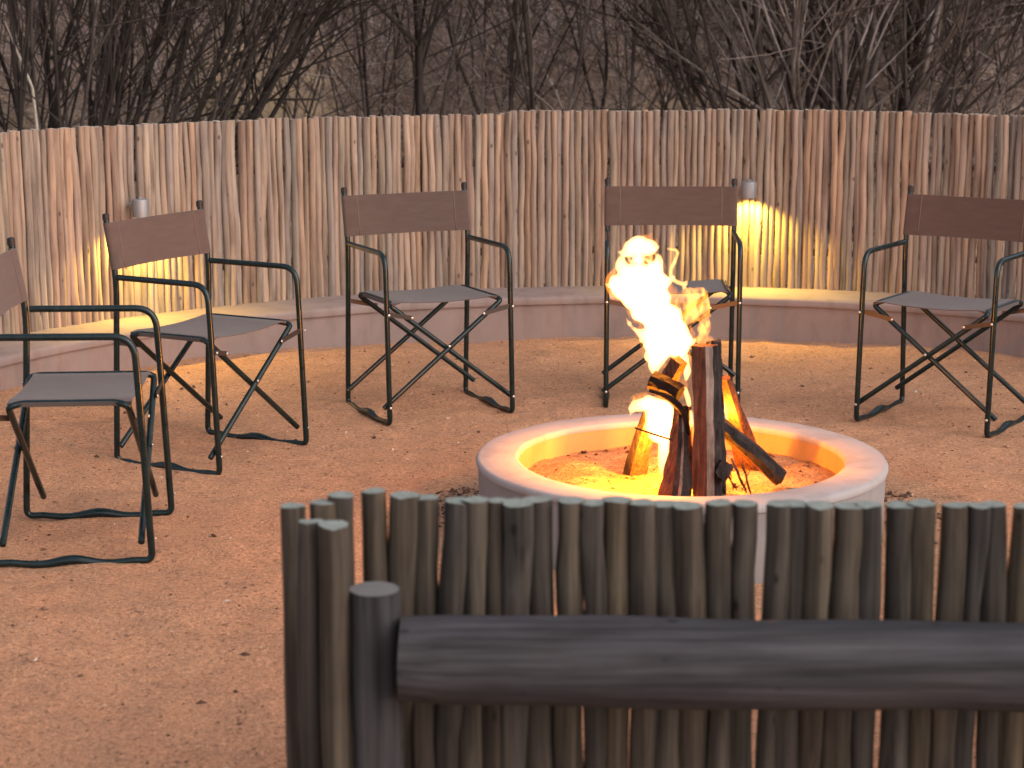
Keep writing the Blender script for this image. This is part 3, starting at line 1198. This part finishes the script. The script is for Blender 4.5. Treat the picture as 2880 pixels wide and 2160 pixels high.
STRIP = [(574, 1090, 13), (572, 1140, 12), (571, 1190, 11), (573, 1240, 11), (576, 1290, 11), (578, 1340, 12), (580, 1390, 12), (583, 1440, 12), (584, 1490, 11), (580, 1540, 8), (566, 1050, 15), (556, 1000, 18), (545, 960, 16)]
LICKS = [(226, 222, 9), (244, 240, 12), (262, 224, 15), (300, 232, 14), (312, 216, 11), (352, 246, 13), (348, 262, 14), (230, 205, 12), (205, 197, 15), (182, 189, 10), (160, 183, 5), (148, 182, 2.5), (372, 168, 18), (390, 160, 11), (402, 152, 6), (410, 147, 2.5), (95, 362, 9), (118, 370, 18), (150, 372, 30), (560, 690, 34), (590, 700, 20), (606, 690, 11), (616, 672, 5), (480, 330, 14), (455, 345, 24), (430, 360, 34), (300, 690, 20), (285, 672, 9), (276, 660, 4)]
CORE2 = [(800, 1000, 16), (800, 1040, 18), (798, 1085, 16), (803, 1130, 14), (812, 1170, 10), (790, 970, 10)]
WISP = [(560, 425, 36), (620, 432, 46), (655, 490, 46), (600, 515, 50), (555, 570, 36), (655, 560, 34), (675, 610, 26), (640, 640, 24), (690, 670, 18), (620, 690, 22), (520, 470, 30), (690, 540, 18), (575, 395, 16)]
CURL = [(452, 166, 7), (475, 170, 8), (498, 172, 9), (512, 190, 9), (506, 215, 9), (490, 240, 10), (476, 265, 10), (470, 292, 10), (473, 318, 10), (485, 338, 11), (505, 352, 11), (530, 360, 12), (552, 366, 14), (562, 352, 8), (545, 385, 10)]


def flame_part(name, blobs, mat, parent, y0, depth, seed, vox=.005, amp=.006, smooth=6):
    b = bmesh.new()
    dense = []
    for i, (cx, cy, r) in enumerate(blobs):
        dense.append((cx, cy, r))
        if i + 1 < len(blobs):
            c2 = blobs[i + 1]
            dd = math.hypot(c2[0] - cx, c2[1] - cy)
            if dd < 95:
                m = int(dd / max(2.5, .4 * min(r, c2[2])))
                dense += [tuple(u + (w - u) * k / (m + 1) for u, w in zip((cx, cy, r), c2)) for k in range(1, m + 1)]
    for i, (cx, cy, r) in enumerate(dense):
        x, z = fx(cx, cy)
        rr = max(r * .000509, .0026)
        y = y0 + .02 * noise.noise((cx * .012 + seed, cy * .012, 0))
        bmesh.ops.create_icosphere(b, subdivisions=2, radius=1, matrix=Matrix.Translation((x, y, z)) @ Matrix.Diagonal((rr, min(rr * depth, .055), rr, 1)))
    me = bpy.data.meshes.new(name)
    b.to_mesh(me)
    b.free()
    o = bpy.data.objects.new(name, me)
    COL.objects.link(o)
    md = o.modifiers.new("r", 'REMESH')
    md.mode = 'VOXEL'
    md.voxel_size = vox
    sm = o.modifiers.new("s", 'SMOOTH')
    sm.iterations = smooth
    sm.factor = .6
    dg = bpy.context.evaluated_depsgraph_get()
    dg.update()
    me2 = bpy.data.meshes.new_from_object(o.evaluated_get(dg))
    bpy.data.objects.remove(o)
    bpy.data.meshes.remove(me)
    org = Vector(parent.location)
    for v_ in me2.vertices:
        p = v_.co.copy()
        q = Vector((p.x * 30, p.y * 30, p.z * 13))
        d = Vector((noise.noise(q + Vector((seed, 0, 0))), .6 * noise.noise(q + Vector((9, seed, 0))), 1.1 * noise.noise(q + Vector((0, 5, seed)))))
        q2 = q * 2.4
        d2 = Vector((noise.noise(q2), .5 * noise.noise(q2 + Vector((9, 1, 0))), noise.noise(q2 + Vector((0, 5, 2)))))
        v_.co = p + d * amp + d2 * amp * .28 - org
    me2.name = name
    me2.materials.clear()
    me2.materials.append(mat)
    me2.polygons.foreach_set("use_smooth", [True] * len(me2.polygons))
    return obj(name, me2, parent)


MAIN = [(a_, b_, c_ * 1.13 if c_ > 14 else c_) for a_, b_, c_ in MAIN]
LOWER = [(a_, b_, c_ * 1.12 if c_ > 14 else c_) for a_, b_, c_ in LOWER]
fire = empty("campfire_flame", (.47, 5.42, .16))
tag(fire, "tall bright flame burning on the logs in the fire pit", "fire")
flame_part("flame_tongue", MAIN, M_flame, fire, 5.45, .8, 1.0)
flame_part("flame_tongue", LICKS, M_flame, fire, 5.44, .8, 8.0, vox=.003, amp=.004, smooth=3)
flame_part("flame_tongue", LOWER, M_flame, fire, 5.42, .8, 2.0)
flame_part("flame_tongue", STRIP, M_flame, fire, 5.40, .9, 3.0, vox=.0025, amp=.003, smooth=2)
flame_part("flame_tongue", CORE2, M_flame, fire, 5.50, .9, 6.0, vox=.0025, amp=.003, smooth=2)
M_halo = M_wisp.copy()
M_halo.name = "flame_halo"
for nd in M_halo.node_tree.nodes:
    if nd.type == 'EMISSION':
        nd.inputs[0].default_value = (1.0, .27, .03, 1)
    if nd.type == 'MAP_RANGE':
        nd.inputs[1].default_value, nd.inputs[2].default_value, nd.inputs[4].default_value = .46, .72, 26.0
WISP = [(a_ + 6, b_ + 4, c_ * 1.28) for a_, b_, c_ in WISP]
CURL = [(a_, b_, c_ * 1.2) for a_, b_, c_ in CURL]
HALO = [(a_ + 4, b_ - 6, c_ + 16) for a_, b_, c_ in MAIN if c_ > 30]
flame_part("flame_halo", HALO, M_halo, fire, 5.455, .75, 11.0, amp=.016, smooth=4)
flame_part("flame_halo", [(a_, b_ - 4, c_ + 12) for a_, b_, c_ in LOWER if c_ > 20] + [(500, 1000, 40), (520, 940, 36), (540, 1060, 30)], M_halo, fire, 5.425, .75, 12.0, amp=.012, smooth=4)
flame_part("flame_wisp", WISP, M_wisp, fire, 5.45, .6, 4.0, amp=.012, smooth=5)
flame_part("flame_wisp", CURL, M_curl, fire, 5.45, .9, 5.0, vox=.0025, amp=.003, smooth=2)
FIRE_W = 44.0
for (cx, cy), y, k in (((300, 400), 5.45, .08), ((420, 640), 5.45, .20), ((428, 1270), 5.395, .56), ((806, 1150), 5.50, .13)):
    x, z = fx(cx, cy)
    ld = bpy.data.lights.new("fire_light", 'POINT')
    ld.energy = FIRE_W * k
    ld.color = (1.0, .30, .016)
    ld.shadow_soft_size = .026
    lo = bpy.data.objects.new("fire_light", ld)
    COL.objects.link(lo)
    lo.location = (x, y, z)

# ------------------------------------------------------------------ near low fence
near = empty("low_pole_fence", (0, 3.2, 0))
tag(near, "low weathered pole fence with a thick log rail in the foreground", "fence")
gv = [pole_mesh("pole", .70, .0245, 300 + i, [M_grey, M_cutgrey], .017, 12, 10, .03) for i in range(12)]


def near_pole(x, y, top, sc=1.0):
    o = bpy.data.objects.new("pole", random.choice(gv))
    COL.objects.link(o)
    o.parent = near
    o.location = (x, y - 3.2, top - .70 * 1.0)
    o.scale = (sc, sc, 1.0)
    o.rotation_euler = (random.gauss(0, .005), random.gauss(0, .013), random.uniform(0, 6.28))


def dx(D, zc=3.35):
    return (D - 1106) * 1.302 * zc / 5287


near_pole(-.350, 3.135, .674, .95)
near_pole(-.307, 3.095, .680, 1.10)
near_pole(-.385, 3.22, .674, .95)
near_pole(-.342, 3.235, .678, 1.0)
for D, top, s in ((745, .688, 1.0), (806, .694, .95), (860, .689, 1.15), (916, .682, .92), (969, .680, 1.12), (1021, .682, 1.0), (1069, .680, .86), (1112, .680, 1.12), (1170, .676, 1.18), (1229, .679, 1.0), (1283, .677, .95),
                  (1333, .679, 1.05), (1392, .677, 1.0), (1446, .672, 1.12), (1503, .675, 1.1), (1560, .676, .95), (1607, .674, .92), (1656, .678, .95), (1713, .674, 1.2), (1766, .676, 1.0), (1822, .674, 1.12), (1878, .677, .98),
                  (1938, .672, 1.1), (1993, .676, 1.0), (2050, .673, 1.0), (2104, .673, .95), (2157, .672, 1.0), (2212, .671, 1.15), (2270, .672, 1.05)):
    near_pole(dx(D), 3.255 - .02 * (D - 700) / 1500 + random.uniform(-.006, .006), top, s * 1.05)
x = dx(2325)
while x < 2.2:
    near_pole(x, 3.23, .672 + random.uniform(-.005, .005), random.uniform(.9, 1.15))
    x += .051
mb = MB()
pts, rr = [], []
for k in range(30):
    t = k / 29
    pts.append((-.190 + 2.5 * t, 3.062 - .05 * t - 3.2 + .006 * noise.noise((t * 6, 0, 1)), .451 - .028 * t + .008 * noise.noise((t * 7, 3, 1)) - .008 * math.exp(-((t - .27) / .1) ** 2) * 0))
    rr.append(.0775 * (1 - .04 * t + .05 * noise.noise((t * 9, 8, 2))) * (.93 if k == 0 else 1))
sweep(mb, pts, rr, 22, sect=lambda t, a: (1 + .03 * noise.noise((math.cos(a) * 1.5, math.sin(a) * 1.5, t * 9)),) * 2)
mb.build("rail", M_logx, near, autosmooth=50)
mb = MB()
pts, rr = [], []
for k in range(12):
    t = k / 11
    pts.append((-.2365 + .004 * noise.noise((t * 3, 0, 4)), 3.10 - 3.2, -.05 + .612 * t))
    rr.append(.0435 * (1 + .04 * noise.noise((t * 4, 2, 2))))
V0 = len(mb.v)
sweep(mb, pts, rr, 18, sect=lambda t, a: (1 + .03 * noise.noise((math.cos(a) * 1.5, math.sin(a) * 1.5, t * 6)),) * 2)
mb.m[-1] = 1
mb.build("post", [M_log, M_cutpost], near, autosmooth=50)

# ------------------------------------------------------------------ dry shrubs and trees beyond the fence
def grow(segs, rnd, p, d, length, r, depth, wander=.16, up=.06, kids=(2, 4), ang=.6, rmin=.0016):
    n = max(3, int(length / (.10 + .04 * depth)))
    step = length / n
    for i in range(n):
        d = (d + Vector((rnd.gauss(0, wander), rnd.gauss(0, wander), rnd.gauss(up, wander * .8))) * .55).normalized()
        q = p + d * step
        r2 = max(rmin, r * (1 - .55 / n))
        segs.append((p.x, p.y, p.z, q.x, q.y, q.z, r, r2))
        p, r = q, r2
        if depth > 0 and i >= n * .2:
            for _ in range(rnd.randint(*kids) if rnd.random() < .62 else 0):
                ax = Vector((rnd.gauss(0, 1), rnd.gauss(0, 1), rnd.gauss(0, 1))).cross(d)
                if ax.length < 1e-3:
                    continue
                nd = d.copy()
                nd.rotate(Matrix.Rotation(rnd.gauss(ang, .25), 3, ax.normalized()))
                grow(segs, rnd, p, nd, length * rnd.uniform(.28, .6), max(rmin, r * rnd.uniform(.35, .6)), depth - 1, wander * 1.15, up * .6, (1, 2), ang, rmin)


def shrub(name, label, cat, x, y, stems, spread, height, r, mat, seed, lean=(0, 0), depth=2, group=None, kids=(1, 2), basew=.3, wander=.09):
    rnd = random.Random(seed)
    bigs, small = [], []
    for s in range(stems):
        aa = rnd.uniform(0, 6.283)
        tilt = spread * math.sqrt(rnd.random())
        d = Vector((math.cos(aa) * tilt + lean[0], math.sin(aa) * tilt + lean[1], 1)).normalized()
        p = Vector((math.cos(aa) * basew * rnd.random(), math.sin(aa) * basew * rnd.random(), -.05))
        segs = []
        grow(segs, rnd, p, d, height * rnd.uniform(.75, 1.1), r * rnd.uniform(.55, 1.15), depth, wander, .05, kids)
        rb = segs[0][6]
        bigs.append([g_ for g_ in segs if g_[6] > rb * .42])
        small += [g_ for g_ in segs if g_[6] <= rb * .42]
    root = empty(name, (x, y, 0))
    tag(root, label, cat, group)
    for b_ in bigs:
        obj("trunk" if stems == 1 else "stem", seg_mesh("stem", b_, [mat]), root)
    if small:
        tag(obj("twigs", seg_mesh("twigs", small, [mat]), root), kind="stuff")
    return root


def bx(D, y):
    return (D - 1106) * 1.302 * (y * .981 + .1) / 5287


SH = [  # D, y, stems, spread, height, r, mat, lean, depth, label
    (30, 11.3, 24, .42, 3.0, .017, 'd', (-.05, 0), 3, "dark many-stemmed bare shrub rising at the far left edge"),
    (175, 11.9, 24, .42, 3.2, .019, 'd', (.02, 0), 3, "thick clump of dark bare stems behind the left end of the fence"),
    (285, 11.7, 20, .26, 3.4, .021, 'd', (.50, .05), 3, "dark bare shrub leaning to the right behind the left chair"),
    (600, 17.5, 10, .6, 3.4, .014, 's', (0, 0), 3, "hazy bare shrub standing behind the fallen branch"),
    (770, 14.6, 10, .5, 3.2, .013, 's', (-.15, 0), 3, "thin grey bare shrub left of the slender dark tree"),
    (835, 13.6, 6, .35, 3.2, .018, 's', (0, 0), 3, "slim forked bare tree just left of the slender dark trunk"),
    (1010, 16.0, 9, .5, 3.3, .014, 's', (.1, 0), 3, "thin bare shrub right of the slender dark tree"),
    (1130, 13.2, 5, .55, 3.2, .022, 's', (-.1, 0), 3, "pale forked bare tree behind the middle of the fence"),
    (1215, 13.8, 5, .5, 3.2, .020, 's', (.12, 0), 3, "bare tree with spreading pale limbs above the fence step"),
    (1370, 16.5, 9, .6, 3.3, .013, 's', (.1, 0), 3, "bare bushy shrub behind the fence between the two middle chairs"),
    (1510, 18.0, 8, .6, 3.4, .013, 's', (0, 0), 3, "thin bare shrub left of the big right thicket"),
    (1690, 13.3, 10, .62, 3.4, .023, 's', (-.32, 0), 2, "bare shrub with long stems arching to the left above the right lamp"),
    (1790, 12.9, 15, .34, 3.5, .034, 's', (-.06, 0), 2, "big many-stemmed bare shrub behind the right part of the fence"),
    (1890, 13.5, 15, .38, 3.4, .032, 's', (.10, .1), 2, "second big bare shrub just right of the biggest one"),
    (1985, 13.0, 10, .55, 3.2, .018, 's', (.35, 0), 2, "bare shrub leaning right behind the right chair"),
    (2120, 15.2, 10, .6, 3.3, .014, 's', (.05, 0), 3, "thin bare shrub near the right edge"),
    (2260, 14.0, 10, .5, 3.3, .016, 's', (-.1, 0), 3, "bare shrub at the far right edge"),
]
for i, (D, y, st, sp, h, r, mt, lean, dp, lab) in enumerate(SH):
    shrub("bare_shrub", lab, "shrub", bx(D, y), y, st, sp, h, r, M_stemdark if mt == 'd' else M_stem, 40 + i, lean, dp, "bare shrubs beyond the fence", (1, 2), .28)
shrub("bare_tree", "slender dark single-trunk bare tree left of the middle of the fence", "tree", bx(912, 12.6), 12.6, 1, .05, 3.4, .034, M_stemdark, 91, (0, 0), 3, None, (1, 3), .02, .06)

# fallen branch just above the fence at the left
segs = []
rnd = random.Random(5)
p = Vector((0, 0, 0))
pl = [(bx(380, 12.2), 12.2, .86), (bx(440, 12.2), 12.2, .90), (bx(520, 12.2), 12.2, .97), (bx(600, 12.2), 12.2, 1.0), (bx(690, 12.2), 12.2, 1.0)]
root = empty("fallen_branch", (pl[0][0], 12.2, 0))
tag(root, "long thin dead branch hanging sideways just above the fence, left", "branch")
for a_, b_ in zip(pl[:-1], pl[1:]):
    segs.append((a_[0] - pl[0][0], 0, a_[2], b_[0] - pl[0][0], 0, b_[2], .010, .008))
    grow(segs, rnd, Vector((b_[0] - pl[0][0], 0, b_[2])), Vector((.7, 0, .5)), .3, .004, 1, .2, 0, (1, 2))
segs.append((0, 0, .86, -.5, .2, -.02, .012, .016))
obj("branch_wood", seg_mesh("branch_wood", segs, [M_stemdark]), root)

# leaning pale dead stem at the far left
root = empty("dead_stem", (bx(95, 11.0), 11.0, 0))
tag(root, "pale peeled dead stem leaning left in the far left shrubs", "branch")
obj("stem_wood", seg_mesh("stem_wood", [(0.02, 0, -.02, -.06, 0, 1.12, .016, .011), (-.06, 0, 1.12, -.20, 0, 1.50, .011, .004)], [M_cut]), root)

# small green bush
rnd = random.Random(77)
mb = MB()
for k in range(900):
    c = Vector((rnd.gauss(0, .30), rnd.gauss(0, .2), .75 + rnd.gauss(0, .33)))
    if c.z < .05:
        continue
    s = rnd.uniform(.012, .03)
    u = Vector((rnd.gauss(0, 1), rnd.gauss(0, 1), rnd.gauss(0, 1))).normalized()
    w = u.cross(Vector((rnd.gauss(0, 1), rnd.gauss(0, 1), rnd.gauss(0, 1)))).normalized()
    mb.add([c - u * s, c + w * s * .45, c + u * s, c - w * s * .45], [(0, 1, 2, 3)])
root = empty("green_bush", (bx(455, 16.5), 16.5, 0))
tag(root, "small dull green bush in the dry grass behind the left chair", "bush")
mb.build("foliage", M_leaf, root, smooth=False)
segs = []
for k in range(7):
    grow(segs, rnd, Vector((0, 0, -.03)), Vector((rnd.gauss(0, .4), rnd.gauss(0, .3), 1)).normalized(), 1.0, .010, 1, .15, .05, (1, 2))
tag(obj("stems", seg_mesh("stems", segs, [M_stem]), root), kind="stuff")

# far thicket: one mass of bare brush in rows, with dry grass below
lib = []
for k in range(7):
    rnd = random.Random(500 + k)
    segs = []
    for s in range(7):
        aa, tl_ = rnd.uniform(0, 6.28), 1.0 * math.sqrt(rnd.random())
        grow(segs, rnd, Vector((math.cos(aa) * .25, math.sin(aa) * .25, -.05)), Vector((math.cos(aa) * tl_, math.sin(aa) * tl_, 1)).normalized(), rnd.uniform(1.7, 2.6), .015, 2, .22, .02, (1, 3), rmin=.003)
    lib.append(np.array(segs))
rows = []
rnd = random.Random(9)
tot = 0
for k in range(360):
    y = 17 + 34 * rnd.random() ** .9
    half = y * .36
    x = rnd.uniform(-half, half)
    # leave the grassy clearing open at the left
    Dx = 1106 + x * 5287 / 1.302 / (y * .981)
    if 420 < Dx < 700 and y < 40 and rnd.random() < .8:
        continue
    g_ = lib[rnd.randrange(7)].copy()
    aa = rnd.uniform(0, 6.28)
    c, s_ = math.cos(aa), math.sin(aa)
    sc = rnd.uniform(.8, 1.35)
    for o_ in (0, 3):
        X, Y = g_[:, o_] * c - g_[:, o_ + 1] * s_, g_[:, o_] * s_ + g_[:, o_ + 1] * c
        g_[:, o_], g_[:, o_ + 1], g_[:, o_ + 2] = X * sc + x, Y * sc + y, g_[:, o_ + 2] * sc + max(0, (y - 36) * .12)
    g_[:, 6:8] *= sc
    rows.append(g_)
    tot += len(g_)
    if tot > 260000:
        break
tag(obj("far_thicket", seg_mesh("far_thicket", np.concatenate(rows), [M_twigfar])), kind="stuff")
# fine dead twigs filling the brush in clumps, one tangled mass
n = 150000
ty = 13.5 + 13 * rng.random(n) ** 1.1
tx = rng.uniform(-.36, .40, n) * ty
tz = rng.uniform(.3, 2.5, n)
keep = np.array([noise.noise((a_ * .55, b_ * .35, c_ * .9)) + .35 * noise.noise((a_ * 1.9, b_ * .9, c_ * 2.2)) > .02 for a_, b_, c_ in zip(tx, ty, tz)])
Dq = 1106 + tx * 5287 / 1.302 / (ty * .981)
keep &= ~((Dq > 440) & (Dq < 720) & (tz < 1.28 + .02 * (ty - 13)))
tx, ty, tz = tx[keep], ty[keep], tz[keep]
n = len(tx)
dv = rng.normal(0, 1, (n, 3)) * np.array([1, .6, .75]) + np.array([0, 0, .25])
dv *= (rng.uniform(.08, .34, n) / np.linalg.norm(dv, axis=1))[:, None]
rt_ = rng.uniform(.0016, .0042, n)
tw_ = np.stack([tx, ty, tz, tx + dv[:, 0], ty + dv[:, 1], tz + dv[:, 2], rt_, rt_ * .5], 1)
tag(obj("tangled_twigs", seg_mesh("tangled_twigs", tw_, [M_twigfar])), kind="stuff")
n = 42000
yy = 11 + 30 * rng.random(n) ** .8
xx = rng.uniform(-.42, .42, n) * yy
hh = rng.uniform(.15, .6, n) * (.6 + .5 * np.array([noise.noise((a_ * .4, b_ * .4, 1)) for a_, b_ in zip(xx, yy)]))
hh = np.maximum(hh, .08)
zb = np.maximum(0, (yy - 36) * .12)
gseg = np.stack([xx, yy, zb - .02, xx + rng.normal(0, .3, n) * hh, yy + rng.normal(0, .3, n) * hh, zb + hh, np.full(n, .0035), np.full(n, .001)], 1)
tag(obj("dry_grass", seg_mesh("dry_grass", gseg, [M_grassdry])), kind="stuff")
print("segs thicket", tot, "poles", npole)
